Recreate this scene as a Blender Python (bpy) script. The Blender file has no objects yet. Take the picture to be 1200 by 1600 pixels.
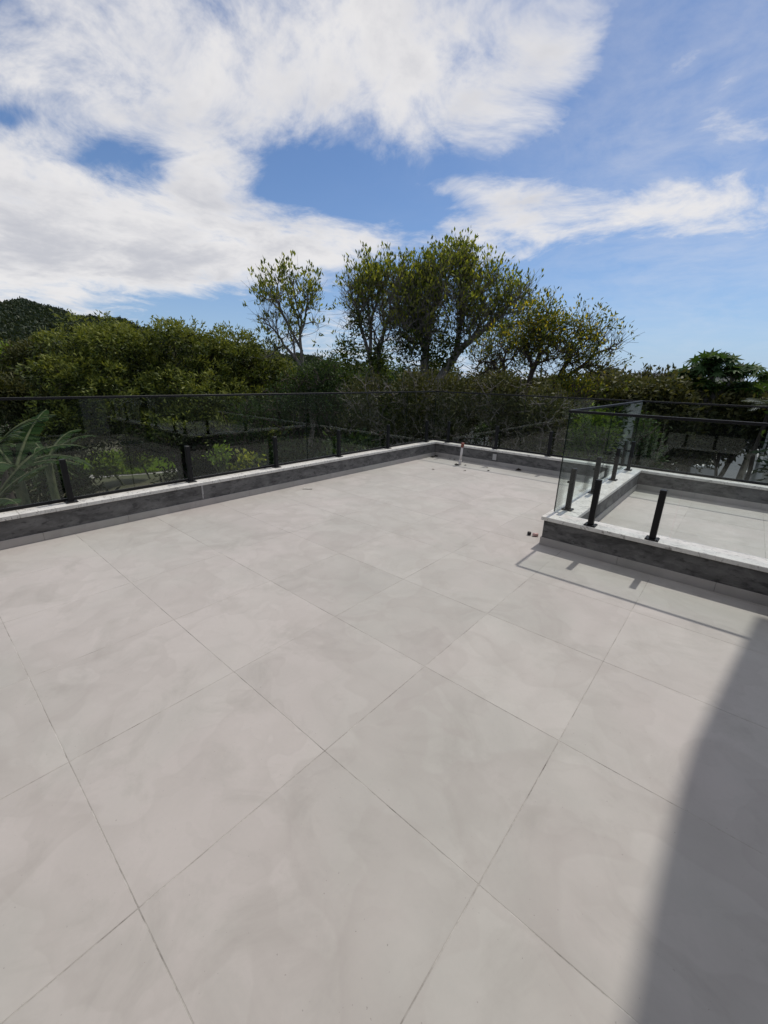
import bpy, bmesh, math, random
import numpy as np
from mathutils import Vector, Matrix

rng = np.random.default_rng(7)
random.seed(7)
S = bpy.context.scene
COL = S.collection

# ------------------------------------------------------------------ camera
F_PX, YAW, PITCH, ROLL = 642.94, 0.706929, 0.317269, 0.0241367
EYE = np.array([0.0, 0.0, 1.63])
_fw = np.array([-math.sin(YAW), math.cos(YAW), 0.0]); _rt = np.array([math.cos(YAW), math.sin(YAW), 0.0]); _up = np.array([0, 0, 1.0])
CF = _fw*math.cos(PITCH) - _up*math.sin(PITCH)
_u = _up*math.cos(PITCH) + _fw*math.sin(PITCH)
CR = _rt*math.cos(ROLL) + _u*math.sin(ROLL)
CU = _u*math.cos(ROLL) - _rt*math.sin(ROLL)
cam_d = bpy.data.cameras.new('camera'); cam = bpy.data.objects.new('camera', cam_d); COL.objects.link(cam)
cam_d.sensor_fit = 'VERTICAL'; cam_d.sensor_height = 32.0; cam_d.lens = F_PX/1600*32.0
cam_d.clip_start = 0.05; cam_d.clip_end = 6000
M = Matrix(((CR[0], CU[0], -CF[0], EYE[0]), (CR[1], CU[1], -CF[1], EYE[1]), (CR[2], CU[2], -CF[2], EYE[2]), (0, 0, 0, 1)))
cam.matrix_world = M
S.camera = cam

def ray(px, py):
    d = CR*(px-600) - CU*(py-800) + CF*F_PX
    return d/np.linalg.norm(d)
def at(px, py, D):
    """world point seen at photo pixel (px,py), D metres away measured on the level"""
    d = ray(px, py)
    return EYE + d*(D/math.hypot(d[0], d[1]))

# ------------------------------------------------------------------ world, sun, exposure
SUN_EL, SUN_AZ = math.radians(60), math.radians(1.2)      # azimuth measured from +Y towards +X
SDIR = Vector((math.sin(SUN_AZ)*math.cos(SUN_EL), math.cos(SUN_AZ)*math.cos(SUN_EL), math.sin(SUN_EL)))
sun_d = bpy.data.lights.new('sun', 'SUN'); sun = bpy.data.objects.new('sun', sun_d); COL.objects.link(sun)
sun_d.energy = 2.2; sun_d.angle = math.radians(0.9); sun_d.color = (1.0, 0.94, 0.86)
sun.rotation_euler = SDIR.to_track_quat('Z', 'Y').to_euler(); sun.location = (0, 30, 50)

S.view_settings.view_transform = 'Standard'; S.view_settings.look = 'None'
S.view_settings.exposure = 0.22; S.view_settings.gamma = 1.0; S.view_settings.use_curve_mapping = False
S.cycles.max_bounces = 10; S.cycles.transparent_max_bounces = 24; S.cycles.diffuse_bounces = 3
S.cycles.glossy_bounces = 4; S.cycles.caustics_reflective = False; S.cycles.caustics_refractive = False
S.cycles.use_denoising = True

W = bpy.data.worlds.new('World'); S.world = W; W.use_nodes = True
class NT:
    """small helper for writing node trees"""
    def __init__(s, t): s.t = t
    def n(s, typ, **kw):
        nd = s.t.nodes.new(typ)
        for k, v in kw.items(): setattr(nd, k, v)
        return nd
    def put(s, sock, v):
        if hasattr(v, 'is_linked') or hasattr(v, 'links'): s.t.links.new(v, sock)
        elif v is not None: sock.default_value = v
    def math(s, op, a, b=None, c=None, clamp=False):
        nd = s.n('ShaderNodeMath', operation=op, use_clamp=clamp)
        for i, v in enumerate((a, b, c)):
            if v is not None: s.put(nd.inputs[i], v)
        return nd.outputs[0]
    def vec(s, op, a, b=None, out=0):
        nd = s.n('ShaderNodeVectorMath', operation=op)
        s.put(nd.inputs[0], a)
        if b is not None: s.put(nd.inputs[1] if op != 'SCALE' else nd.inputs[3], b)
        return nd.outputs['Value'] if out == 'v' else nd.outputs[0]
    def noise(s, vec, scale, detail=4, rough=0.5, dist=0.0, out='Fac'):
        nd = s.n('ShaderNodeTexNoise')
        if vec is not None: s.put(nd.inputs['Vector'], vec)
        nd.inputs['Scale'].default_value = scale; nd.inputs['Detail'].default_value = detail
        nd.inputs['Roughness'].default_value = rough; nd.inputs['Distortion'].default_value = dist
        return nd.outputs[out]
    def range(s, v, a, b, c=0.0, d=1.0, smooth=False):
        nd = s.n('ShaderNodeMapRange'); nd.interpolation_type = 'SMOOTHSTEP' if smooth else 'LINEAR'
        s.put(nd.inputs[0], v)
        for i, x in enumerate((a, b, c, d)): s.put(nd.inputs[i+1], x)
        return nd.outputs[0]
    def mix(s, f, a, b, mode='MIX'):
        nd = s.n('ShaderNodeMix', data_type='RGBA', blend_type=mode)
        s.put(nd.inputs[0], f)
        for i, v in ((6, a), (7, b)):
            if isinstance(v, (tuple, list)) and len(v) == 3: v = (*v, 1)
            s.put(nd.inputs[i], v)
        return nd.outputs[2]
    def ramp(s, f, stops):
        nd = s.n('ShaderNodeValToRGB'); r = nd.color_ramp
        while len(r.elements) < len(stops): r.elements.new(0.5)
        for e, (p, c) in zip(r.elements, stops): e.position = p; e.color = (*c, 1)
        s.put(nd.inputs[0], f); return nd.outputs[0]

def build_world():
    t = W.node_tree; t.nodes.clear(); g = NT(t)
    out = g.n('ShaderNodeOutputWorld'); bg = g.n('ShaderNodeBackground'); bg.inputs[1].default_value = 0.1
    sky = g.n('ShaderNodeTexSky', sky_type='NISHITA'); sky.sun_disc = False
    sky.sun_elevation = SUN_EL; sky.sun_rotation = SUN_AZ; sky.air_density = 1.0; sky.dust_density = 0.3; sky.ozone_density = 1.6; sky.altitude = 60
    d = g.n('ShaderNodeTexCoord').outputs['Generated']
    sep = g.n('ShaderNodeSeparateXYZ'); g.put(sep.inputs[0], d)
    den = g.math('ADD', g.math('MAXIMUM', sep.outputs[2], 0.0), 0.16)
    cmb = g.n('ShaderNodeCombineXYZ')
    g.put(cmb.inputs[0], g.math('DIVIDE', sep.outputs[0], den)); g.put(cmb.inputs[1], g.math('DIVIDE', sep.outputs[1], den)); cmb.inputs[2].default_value = 3.7
    P = cmb.outputs[0]
    warp = g.vec('SCALE', g.vec('SUBTRACT', g.noise(P, 1.3, 2, .5, out='Color'), (0.5, 0.5, 0.5)), 0.55)
    Pw = g.vec('ADD', P, warp)
    n1 = g.noise(Pw, 1.5, 7, 0.58)
    n2 = g.noise(Pw, 5.5, 5, 0.64)
    field = g.math('ADD', g.math('MULTIPLY', g.math('SUBTRACT', n1, 0.5), 2.3), g.math('MULTIPLY', g.math('SUBTRACT', n2, 0.5), 1.75))
    field = g.math('ADD', field, g.range(sep.outputs[2], .52, .80, 0, .42, True))        # extra cloud added overhead, out of view, to whiten the light in the shade
    # the day's cloud banks, each at its own bearing and height in the sky
    banks = [(420, 70, 560, 120, .56), (760, 150, 260, 75, .34), (120, 330, 260, 100, .85), (470, 385, 200, 42, .75), (60, 440, 260, 60, .55), (330, 285, 70, 60, .55),
             (200, 262, 80, 40, -1.0), (450, 280, 90, 50, -.75), (600, 310, 110, 42, -.95), (330, 372, 60, 14, -.5), (960, 190, 90, 110, -.75), (930, 250, 260, 35, -.45), (735, 92, 60, 32, -.22),
             (850, 335, 150, 50, .66), (700, 292, 50, 18, .55), (1150, 250, 130, 90, .12), (1090, 335, 140, 35, .35), (1150, 90, 120, 110, -.30), (1060, 80, 45, 40, .45), (1040, 30, 120, 70, -.55),
             (1000, 480, 420, 85, -1.3), (350, 490, 140, 32, -.85), (640, 420, 60, 60, -.5), (10, 180, 45, 16, -.5), (790, 402, 60, 12, .4)]
    for (px, py, rx, ry, w) in banks:
        c = ray(px, py); e1 = ray(px+rx, py) - c; e2 = ray(px, py-ry) - c
        x = Vector(e1).normalized(); z = x.cross(Vector(e2)).normalized(); y = z.cross(x)
        mp = g.n('ShaderNodeMapping', vector_type='TEXTURE'); g.put(mp.inputs[0], d); mp.inputs['Location'].default_value = tuple(c)
        mp.inputs['Rotation'].default_value = Matrix((x, y, z)).transposed().to_euler(); mp.inputs['Scale'].default_value = (np.linalg.norm(e1), np.linalg.norm(e2), .9)
        r2 = g.vec('DOT_PRODUCT', mp.outputs[0], mp.outputs[0], out='v')
        field = g.math('ADD', field, g.math('DIVIDE', w, g.math('MULTIPLY_ADD', r2, r2, 1.0)))
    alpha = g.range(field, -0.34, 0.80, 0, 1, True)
    c = ray(1170, 190); mp = g.n('ShaderNodeMapping', vector_type='TEXTURE'); g.put(mp.inputs[0], d); mp.inputs['Location'].default_value = tuple(c); mp.inputs['Scale'].default_value = (.30, .30, .26)
    r2 = g.vec('DOT_PRODUCT', mp.outputs[0], mp.outputs[0], out='v')                # thin high veil drifting in from that side
    veil = g.math('MULTIPLY', g.math('DIVIDE', .36, g.math('MULTIPLY_ADD', r2, r2, 1.0)), g.range(g.math('MULTIPLY_ADD', n2, .6, g.math('MULTIPLY', n1, .6)), .46, .78, .12, 1))
    alpha = g.math('MAXIMUM', alpha, veil)
    thick = g.range(g.math('ADD', field, g.math('MULTIPLY', g.math('SUBTRACT', g.noise(P, 2.6, 4, .6), .5), 2.2)), 0.3, 1.8, 0, 1, True)
    ccol = g.mix(thick, (7.3, 7.15, 7.1), (4.9, 4.95, 5.3))
    sc = g.mix(1.0, sky.outputs[0], (.56, .69, .86), 'MULTIPLY')
    hz = g.math('EXPONENT', g.math('MULTIPLY', g.math('MAXIMUM', sep.outputs[2], 0.0), -7.0))
    sc = g.mix(g.math('MULTIPLY', hz, .85), sc, (3.3, 4.5, 6.5))          # pale air low over the land, all the way round
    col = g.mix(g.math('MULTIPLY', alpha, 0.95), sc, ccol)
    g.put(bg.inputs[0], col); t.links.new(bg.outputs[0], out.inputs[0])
build_world()
W.cycles.sampling_method = 'MANUAL'; W.cycles.sample_map_resolution = 256

# ------------------------------------------------------------------ materials
def mat(name):
    m = bpy.data.materials.new(name); m.use_nodes = True; t = m.node_tree
    t.nodes.clear(); g = NT(t); o = g.n('ShaderNodeOutputMaterial'); b = g.n('ShaderNodeBsdfPrincipled')
    t.links.new(b.outputs[0], o.inputs[0]); return m, g, b, o
def simple(name, c, rough=0.6, spec=0.5, metal=0.0, var=0.12, vscale=8.0, bump=0.0, bscale=60.0):
    m, g, b, o = mat(name)
    tc = g.n('ShaderNodeTexCoord').outputs['Object']
    n = g.noise(tc, vscale, 5, .6)
    f = g.range(n, .25, .75)
    lo = tuple(x*(1-var) for x in c); hi = tuple(min(1, x*(1+var)) for x in c)
    g.put(b.inputs['Base Color'], g.mix(f, lo, hi)); b.inputs['Roughness'].default_value = rough
    b.inputs['Specular IOR Level'].default_value = spec; b.inputs['Metallic'].default_value = metal
    if bump:
        bp = g.n('ShaderNodeBump'); bp.inputs['Strength'].default_value = bump; bp.inputs['Distance'].default_value = 0.01
        g.put(bp.inputs['Height'], g.noise(tc, bscale, 4, .6)); g.put(b.inputs['Normal'], bp.outputs[0])
    return m

def tile_material():
    m, g, b, o = mat('porcelain_tile')
    geo = g.n('ShaderNodeNewGeometry'); P = geo.outputs['Position']
    inf = g.n('ShaderNodeObjectInfo'); rnd = inf.outputs['Random']
    off = g.n('ShaderNodeCombineXYZ'); g.put(off.inputs[0], g.math('MULTIPLY', rnd, 37.0)); g.put(off.inputs[1], g.math('MULTIPLY', rnd, 91.0))
    T = g.vec('ADD', P, off.outputs[0])                       # every tile shows its own piece of the print
    big = g.noise(T, 1.5, 5, .6, .6)
    mid = g.noise(T, 6.0, 6, .62, .3)
    fine = g.noise(T, 55.0, 4, .6)
    c = g.mix(g.range(big, .33, .67), (.372, .358, .332), (.445, .427, .396))
    c = g.mix(g.range(mid, .3, .75, 0, .55), c, (.403, .388, .360))
    # drying marks that run over several tiles
    stain = g.noise(P, .62, 4, .55, .4)
    c = g.mix(g.range(stain, .44, .60, 0, .6), c, (.462, .418, .400))
    ring = g.math('ABSOLUTE', g.math('SUBTRACT', g.noise(P, 1.05, 3, .5, .3), .5))
    c = g.mix(g.range(ring, .0, .05, .14, 0), c, (.302, .284, .260))
    splash = g.noise(P, 2.4, 7, .65, .8)
    c = g.mix(g.range(splash, .52, .70, 0, .55), c, (.305, .290, .264))
    for (sc_, off_, amt) in ((.85, (3, 1, 0), .30), (1.5, (9, 4, 0), .24), (3.1, (2, 7, 0), .12)):      # tide marks: sharp on the outside, fading inwards
        n_ = g.noise(g.vec('ADD', P, off_), sc_, 3, .5, .25)
        c = g.mix(g.math('MULTIPLY', g.range(n_, .500, .512, 0, amt, True), g.range(n_, .515, .60, 1, 0)), c, (.336, .308, .286))
    v = g.math('ADD', .965, g.math('MULTIPLY', rnd, .07))
    c = g.mix(1.0, c, g.n('ShaderNodeCombineXYZ').outputs[0], 'MULTIPLY') if False else c
    hv = g.n('ShaderNodeHueSaturation'); g.put(hv.inputs['Color'], c); g.put(hv.inputs['Value'], v)
    c = g.mix(g.range(fine, .3, .7, 0, .07), hv.outputs[0], (.26, .255, .245))
    speck = g.noise(P, 95.0, 2, .5)
    c = g.mix(g.range(speck, .735, .76, 0, .5), c, (.14, .13, .12))
    g.put(b.inputs['Base Color'], c)
    g.put(b.inputs['Roughness'], g.range(mid, .3, .7, .62, .74)); b.inputs['Specular IOR Level'].default_value = .40
    bp = g.n('ShaderNodeBump'); bp.inputs['Strength'].default_value = .04; bp.inputs['Distance'].default_value = .003
    g.put(bp.inputs['Height'], g.noise(T, 38, 5, .6)); g.put(b.inputs['Normal'], bp.outputs[0])
    return m
def grout_material():
    m, g, b, o = mat('grout')
    P = g.n('ShaderNodeNewGeometry').outputs['Position']
    n = g.noise(P, 3.0, 7, .78)
    c = g.ramp(n, [(.0, (.04, .037, .033)), (.36, (.09, .08, .07)), (.43, (.25, .235, .215)), (.52, (.365, .345, .315)), (.66, (.54, .52, .49))])
    g.put(b.inputs['Base Color'], c); b.inputs['Roughness'].default_value = .9
    return m
def paint_material():
    m, g, b, o = mat('dark_wall_paint')
    P = g.n('ShaderNodeNewGeometry').outputs['Position']
    st = g.n('ShaderNodeMapping'); g.put(st.inputs[0], P); st.inputs['Scale'].default_value = (1, 1, 2.2)
    n = g.noise(st.outputs[0], 3.2, 6, .65, .5); n2 = g.noise(st.outputs[0], 11, 5, .6, .2)
    c = g.mix(g.range(n, .35, .65), (.066, .064, .062), (.175, .170, .164))
    c = g.mix(g.range(n2, .54, .66, 0, .75), c, (.036, .034, .034))
    c = g.mix(g.range(n2, .30, .44, .5, 0), c, (.21, .205, .20))
    g.put(b.inputs['Base Color'], c); b.inputs['Roughness'].default_value = .75
    bp = g.n('ShaderNodeBump'); bp.inputs['Strength'].default_value = .25; bp.inputs['Distance'].default_value = .01
    g.put(bp.inputs['Height'], g.noise(P, 30, 5, .6)); g.put(b.inputs['Normal'], bp.outputs[0])
    return m
def granite_material():
    m, g, b, o = mat('white_granite')
    P = g.n('ShaderNodeNewGeometry').outputs['Position']
    mp = g.n('ShaderNodeMapping'); g.put(mp.inputs[0], P); mp.inputs['Rotation'].default_value = (0, 0, .7); mp.inputs['Scale'].default_value = (1, 2.2, 1)
    v = g.noise(mp.outputs[0], 11, 7, .74, 1.6)
    s = g.noise(P, 120, 3, .6)
    c = g.mix(g.range(g.noise(P, 7, 4, .6), .3, .7), (.58, .56, .52), (.76, .74, .69))
    c = g.mix(g.range(v, .54, .64, 0, .8), c, (.15, .14, .13))
    c = g.mix(g.range(s, .60, .72, 0, .6), c, (.22, .21, .20))
    g.put(b.inputs['Base Color'], c); b.inputs['Roughness'].default_value = .38
    return m
def glass_material():
    m, g, b, o = mat('clear_glass')
    t = m.node_tree; t.nodes.remove(b)
    lw = g.n('ShaderNodeLayerWeight'); lw.inputs[0].default_value = .5
    fr = g.math('ADD', .022, g.math('MULTIPLY', .96, g.math('POWER', lw.outputs['Facing'], 5.0)))
    tr = g.n('ShaderNodeBsdfTransparent'); tr.inputs[0].default_value = (.968, .99, .985, 1)
    gl = g.n('ShaderNodeBsdfGlossy'); gl.inputs['Roughness'].default_value = 0.0; gl.inputs[0].default_value = (.95, 1, .98, 1)
    mx = g.n('ShaderNodeMixShader'); g.put(mx.inputs[0], fr); t.links.new(tr.outputs[0], mx.inputs[1]); t.links.new(gl.outputs[0], mx.inputs[2])
    t.links.new(mx.outputs[0], o.inputs[0]); return m
def leaf_material(name, stops, trans=.35, rough=.55, tcol=None, spec=.2):
    m, g, b, o = mat(name); t = m.node_tree
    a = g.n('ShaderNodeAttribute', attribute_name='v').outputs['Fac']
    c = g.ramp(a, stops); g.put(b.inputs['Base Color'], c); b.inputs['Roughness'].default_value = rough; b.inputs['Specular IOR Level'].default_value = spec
    tr = g.n('ShaderNodeBsdfTranslucent')
    g.put(tr.inputs[0], g.mix(1.0, c, tcol or (1.5, 1.45, .6), 'MULTIPLY'))
    mx = g.n('ShaderNodeMixShader'); mx.inputs[0].default_value = trans
    t.links.new(b.outputs[0], mx.inputs[1]); t.links.new(tr.outputs[0], mx.inputs[2]); t.links.new(mx.outputs[0], o.inputs[0]); return m
def bark_material(name, a, b_):
    m, g, b, o = mat(name)
    P = g.n('ShaderNodeNewGeometry').outputs['Position']
    mp = g.n('ShaderNodeMapping'); g.put(mp.inputs[0], P); mp.inputs['Scale'].default_value = (1, 1, .3)
    n = g.noise(mp.outputs[0], 9, 6, .65)
    g.put(b.inputs['Base Color'], g.mix(g.range(n, .35, .65), a, b_)); b.inputs['Roughness'].default_value = .9; b.inputs['Specular IOR Level'].default_value = .2
    return m
def ground_material():
    m, g, b, o = mat('garden_ground')
    P = g.n('ShaderNodeNewGeometry').outputs['Position']
    n = g.noise(P, .12, 6, .6); n2 = g.noise(P, 2.5, 6, .65)
    c = g.mix(g.range(n, .4, .6), (.045, .055, .018), (.075, .060, .035)); c = g.mix(g.range(n2, .3, .7, 0, .6), c, (.030, .036, .014))
    g.put(b.inputs['Base Color'], c); b.inputs['Roughness'].default_value = .95
    return m

MT = {
 'tile': tile_material(), 'grout': grout_material(), 'paint': paint_material(), 'granite': granite_material(), 'glass': glass_material(),
 'glass_edge': simple('glass_edge', (.004, .013, .011), .2, .4, 0, .1),
 'black': simple('black_powder_coat', (.006, .006, .007), .5, .28, 0, .15, 20),
 'white_render': simple('white_render', (.70, .69, .66), .85, .3, 0, .08, 3, .2),
 'cream_render': simple('cream_render', (.62, .57, .47), .85, .3, 0, .10, 2.5, .2),
 'grey_concrete': simple('grey_concrete', (.30, .29, .28), .9, .3, 0, .18, 2, .3, 25),
 'asphalt': simple('asphalt', (.062, .066, .072), .85, .4, 0, .15, 1.5, .2),
 'pave': simple('paving', (.27, .26, .245), .9, .3, 0, .15, 1.2, .2),
 'ground': ground_material(),
 'dark_glass': simple('window_glass', (.015, .018, .02), .06, .6, 0, .1),
 'dark_frame': simple('window_frame_paint', (.02, .02, .022), .45, .5),
 'roof_tile': simple('clay_roof', (.26, .11, .06), .85, .3, 0, .25, 3, .4, 12),
 'pvc': simple('white_pvc', (.62, .58, .55), .45, .5, 0, .10, 14),
 'cap': simple('red_brown_cap', (.22, .06, .04), .5, .5, 0, .15, 20),
 'rubber': simple('dark_rubber', (.02, .018, .018), .6, .4),
 'pinkish': simple('pink_plastic', (.55, .36, .34), .5, .5, 0, .15, 40),
 'paper': simple('white_paper', (.72, .70, .66), .8, .2, 0, .05, 30),
 'dead_leaf': simple('dead_leaf', (.035, .026, .020), .8, .3, 0, .3, 40),
 'pale_leaf': simple('dry_leaf', (.25, .20, .15), .8, .3, 0, .3, 40),
 'plate': simple('cover_plate_plastic', (.42, .41, .40), .5, .4, 0, .05),
 'streak': simple('cement_streak', (.40, .39, .38), .9, .2, 0, .25, 30),
 'bark': bark_material('bark_brown', (.045, .034, .026), (.105, .088, .070)),
 'bark_pale': bark_material('bark_pale', (.10, .088, .075), (.24, .22, .19)),
 'green_stem': bark_material('green_stem', (.05, .07, .03), (.13, .14, .07)),
 'mango': leaf_material('mango_leaves', [(0, (.008, .015, .005)), (.40, (.032, .046, .011)), (.70, (.092, .122, .026)), (1, (.225, .245, .055))], .24),
 'fresh': leaf_material('fresh_leaves', [(0, (.035, .055, .014)), (.40, (.12, .155, .032)), (1, (.32, .33, .075))], .52),
 'olive': leaf_material('olive_leaves', [(0, (.020, .028, .010)), (.5, (.050, .060, .021)), (1, (.115, .112, .042))], .25),
 'yellow': leaf_material('yellow_green_leaves', [(0, (.040, .062, .016)), (.62, (.115, .140, .028)), (.80, (.20, .20, .03)), (.86, (.42, .35, .03)), (1, (.52, .42, .04))], .45),
 'deep': leaf_material('deep_green_leaves', [(0, (.012, .026, .010)), (.5, (.030, .058, .020)), (1, (.080, .120, .038))], .3),
 'star': leaf_material('star_leaves', [(0, (.022, .050, .018)), (.5, (.045, .090, .028)), (1, (.085, .14, .045))], .3),
 'cover': leaf_material('ground_cover_leaves', [(0, (.008, .014, .005)), (1, (.024, .036, .011))], .2, .8, spec=.03),
 'lime': leaf_material('lime_leaves', [(0, (.06, .11, .018)), (.5, (.13, .21, .030)), (1, (.24, .31, .055))], .4),
 'banana': leaf_material('banana_leaf', [(0, (.010, .026, .007)), (.5, (.020, .046, .012)), (1, (.040, .070, .020))], .22, .65, spec=.05),
 'silver': leaf_material('silver_leaf', [(0, (.07, .09, .09)), (1, (.13, .16, .16))], .2),
 'forest': leaf_material('forest_leaves', [(0, (.020, .032, .020)), (.5, (.036, .052, .028)), (1, (.065, .078, .034))], .15),
 'lawn': leaf_material('lawn_blades', [(0, (.10, .19, .022)), (1, (.22, .32, .045))], .4),
}

# ------------------------------------------------------------------ object helpers
def tag(o, label=None, cat=None, group=None, kind=None):
    if label: o['label'] = label
    if cat: o['category'] = cat
    if group: o['group'] = group
    if kind: o['kind'] = kind
    return o
def empty(name, loc=(0, 0, 0), rz=0.0):
    o = bpy.data.objects.new(name, None); COL.objects.link(o); o.location = tuple(loc); o.rotation_euler = (0, 0, rz); o.empty_display_size = .2
    return o
def link(name, me, m=None, parent=None, loc=None):
    o = bpy.data.objects.new(name, me); COL.objects.link(o)
    if m is not None and not me.materials: me.materials.append(MT[m] if isinstance(m, str) else m)
    if parent is not None:
        o.parent = parent
        if parent.type == 'EMPTY' or True:
            o.matrix_parent_inverse = Matrix.Identity(4)
    if loc is not None: o.location = tuple(loc)
    return o
def bm_mesh(name, bm, smooth=False):
    me = bpy.data.meshes.new(name); bm.to_mesh(me); bm.free()
    if smooth:
        for p in me.polygons: p.use_smooth = True
    return me
def add_box(bm, a, b, bev=0.0):
    r = bmesh.ops.create_cube(bm, size=1.0)
    c = [(a[i]+b[i])/2 for i in range(3)]; s = [abs(b[i]-a[i]) for i in range(3)]
    for v in r['verts']: v.co = Vector([c[i]+v.co[i]*s[i] for i in range(3)])
    if bev:
        es = list({e for v in r['verts'] for e in v.link_edges})
        bmesh.ops.bevel(bm, geom=es, offset=bev, segments=1, affect='EDGES')
def box_mesh(name, a, b, bev=0.0):
    bm = bmesh.new(); add_box(bm, a, b, bev); return bm_mesh(name, bm)
def box(name, a, b, m, parent=None, bev=0.0):
    """box with world corners a,b; parents here are empties without scale so local = world - parent location"""
    off = Vector((0, 0, 0))
    p = parent
    while p is not None: off += Vector(p.location); p = p.parent
    a2 = [a[i]-off[i] for i in range(3)]; b2 = [b[i]-off[i] for i in range(3)]
    return link(name, box_mesh(name, a2, b2, bev), m, parent)
def lathe(name, prof, n, m, parent=None, loc=None, smooth=True):
    bm = bmesh.new(); rings = []
    for (r, z) in prof: rings.append([bm.verts.new((r*math.cos(2*math.pi*k/n), r*math.sin(2*math.pi*k/n), z)) for k in range(n)])
    for i in range(len(rings)-1):
        for k in range(n): bm.faces.new((rings[i][k], rings[i][(k+1) % n], rings[i+1][(k+1) % n], rings[i+1][k]))
    bm.faces.new(rings[0][::-1]); bm.faces.new(rings[-1])
    return link(name, bm_mesh(name, bm, smooth), m, parent, loc)
def raw_mesh(name, V, Q, attr=None, smooth=False):
    """mesh from numpy vertex array (n,3) and face array (m,k)"""
    V = np.asarray(V, np.float32); Q = np.asarray(Q, np.int32); k = Q.shape[1]
    me = bpy.data.meshes.new(name)
    me.vertices.add(len(V)); me.vertices.foreach_set('co', V.ravel())
    me.loops.add(Q.size); me.loops.foreach_set('vertex_index', Q.ravel())
    me.polygons.add(len(Q)); me.polygons.foreach_set('loop_start', np.arange(0, Q.size, k, dtype=np.int32))
    try: me.polygons.foreach_set('loop_total', np.full(len(Q), k, np.int32))
    except Exception: pass
    if smooth: me.polygons.foreach_set('use_smooth', np.ones(len(Q), bool))
    me.update(calc_edges=True)
    if attr is not None:
        a = me.attributes.new('v', 'FLOAT', 'FACE'); a.data.foreach_set('value', np.asarray(attr, np.float32))
    return me
def unit(a): return a/np.maximum(np.linalg.norm(a, axis=-1, keepdims=True), 1e-9)

# ------------------------------------------------------------------ the terrace
XL, YB = -5.04, 7.58            # inner faces of the left and the back parapet
XS0, XS1 = -1.35, -1.115        # side parapet (between the terrace and the small terrace)
YF0, YF1 = 4.12, 4.30           # front parapet of the small terrace
ZC0, ZC1 = 0.272, 0.312         # coping
GZ = -5.0
TS, GX, GY = 0.784, -0.34, 0.155
GAP = 0.0026

def tag_struct(o): o['kind'] = 'structure'; return o

def tiled_floor(name, boxes, rects):
    """slab of butted boxes; each tile is a piece of its own, cut where it meets a wall"""
    bm = bmesh.new()
    for (x0, x1, y0, y1) in boxes: add_box(bm, (x0, y0, -.22), (x1, y1, -.0009))
    slab = tag_struct(link(name, bm_mesh(name, bm), 'grout'))
    cache = {}
    for i in range(-8, 8):
        for j in range(-7, 11):
            for (x0, x1, y0, y1) in rects(i, j):
                a, b = max(x0, GX+i*TS+GAP/2), min(x1, GX+(i+1)*TS-GAP/2); c, d = max(y0, GY+j*TS+GAP/2), min(y1, GY+(j+1)*TS-GAP/2)
                if b-a < .02 or d-c < .02: continue
                w, h = round(b-a, 4), round(d-c, 4)
                if (w, h) not in cache:
                    me = box_mesh('tile', (-w/2, -h/2, -.010), (w/2, h/2, 0), .0012); me.materials.append(MT['tile']); cache[(w, h)] = me
                o = link('tile', cache[(w, h)], None, slab, ((a+b)/2, (c+d)/2, random.uniform(-.0002, .0003)))
                o.rotation_euler = (random.uniform(-.0004, .0004), random.uniform(-.0004, .0004), random.uniform(-.0006, .0006))
    return slab
def main_rects(i, j):
    if GY+(j+1)*TS <= YF0: return [(XL, 2.3, -3.9, YB)]
    return [(XL, XS0, -3.9, YB), (XS0, 2.3, -3.9, YF0)]
tiled_floor('terrace_floor', [(XL-.2, XS0, -3.9, YB+.2), (XS0, 2.3, -3.9, YF0+.05)], main_rects)
tiled_floor('small_terrace_floor', [(XS0+.05, 4.2, YF0+.10, YB+.19)], lambda i, j: [(XS1, 4.2, YF1, YB)])

def parapet(name, label, axis, lo, hi, f0, f1, inner, cop, skirts, cuts):
    """wall along axis between lo and hi, thickness f0..f1; cop = coping range across; skirts = [(side, lo, hi)]; cuts = coping joints"""
    def B(p0, p1, q0, q1, z0, z1):
        return ((p0, q0, z0), (p1, q1, z1)) if axis == 'x' else ((q0, p0, z0), (q1, p1, z1))
    mid = (lo+hi)/2; cw = (f0+f1)/2
    root = empty(name, (mid, cw, 0) if axis == 'x' else (cw, mid, 0)); tag(root, label, 'parapet', 'low parapets round the terrace')
    a, b = B(lo, hi, f0, f1, -.21, ZC0); box('wall', a, b, 'paint', root, .003)
    edges = [cuts[0]] + list(cuts[1:])
    for k in range(len(edges)-1):
        a, b = B(edges[k]+.001, edges[k+1]-.001, cop[0], cop[1], ZC0+.0005, ZC1 + (.0006 if k % 2 else 0)); box('coping_slab', a, b, 'granite', root, .003)
    for (side, s0, s1) in skirts:
        n = max(1, round((s1-s0)/TS)); L = (s1-s0)/n
        for k in range(n):
            q0, q1 = (side-.010, side) if side <= cw else (side, side+.010)
            a, b = B(s0+k*L+.001, s0+(k+1)*L-.001, q0, q1, .0008, .083); box('skirting_tile', a, b, 'tile', root, .0015)
    return root
pl = parapet('parapet_wall', 'long dark grey parapet with pale stone coping on the garden side at left', 'y', -3.9, YB+.20, XL-.19, XL, 1, (XL-.205, XL+.022), [(XL+.0001, -3.9, YB-.012)],
        [-3.9, -1.7, .55, 2.75, 4.95, YB-.03])
pb = parapet('parapet_wall', 'dark grey parapet along the far side, behind the upright white pipe', 'x', XL+.001, 4.2, YB, YB+.18, -1, (YB-.024, YB+.196), [(YB-.0001, XL+.012, XS0-.012), (YB-.0001, XS1+.012, 4.2)],
        [XL-.205, -2.9, -1.05, 1.1, 4.2])
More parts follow.
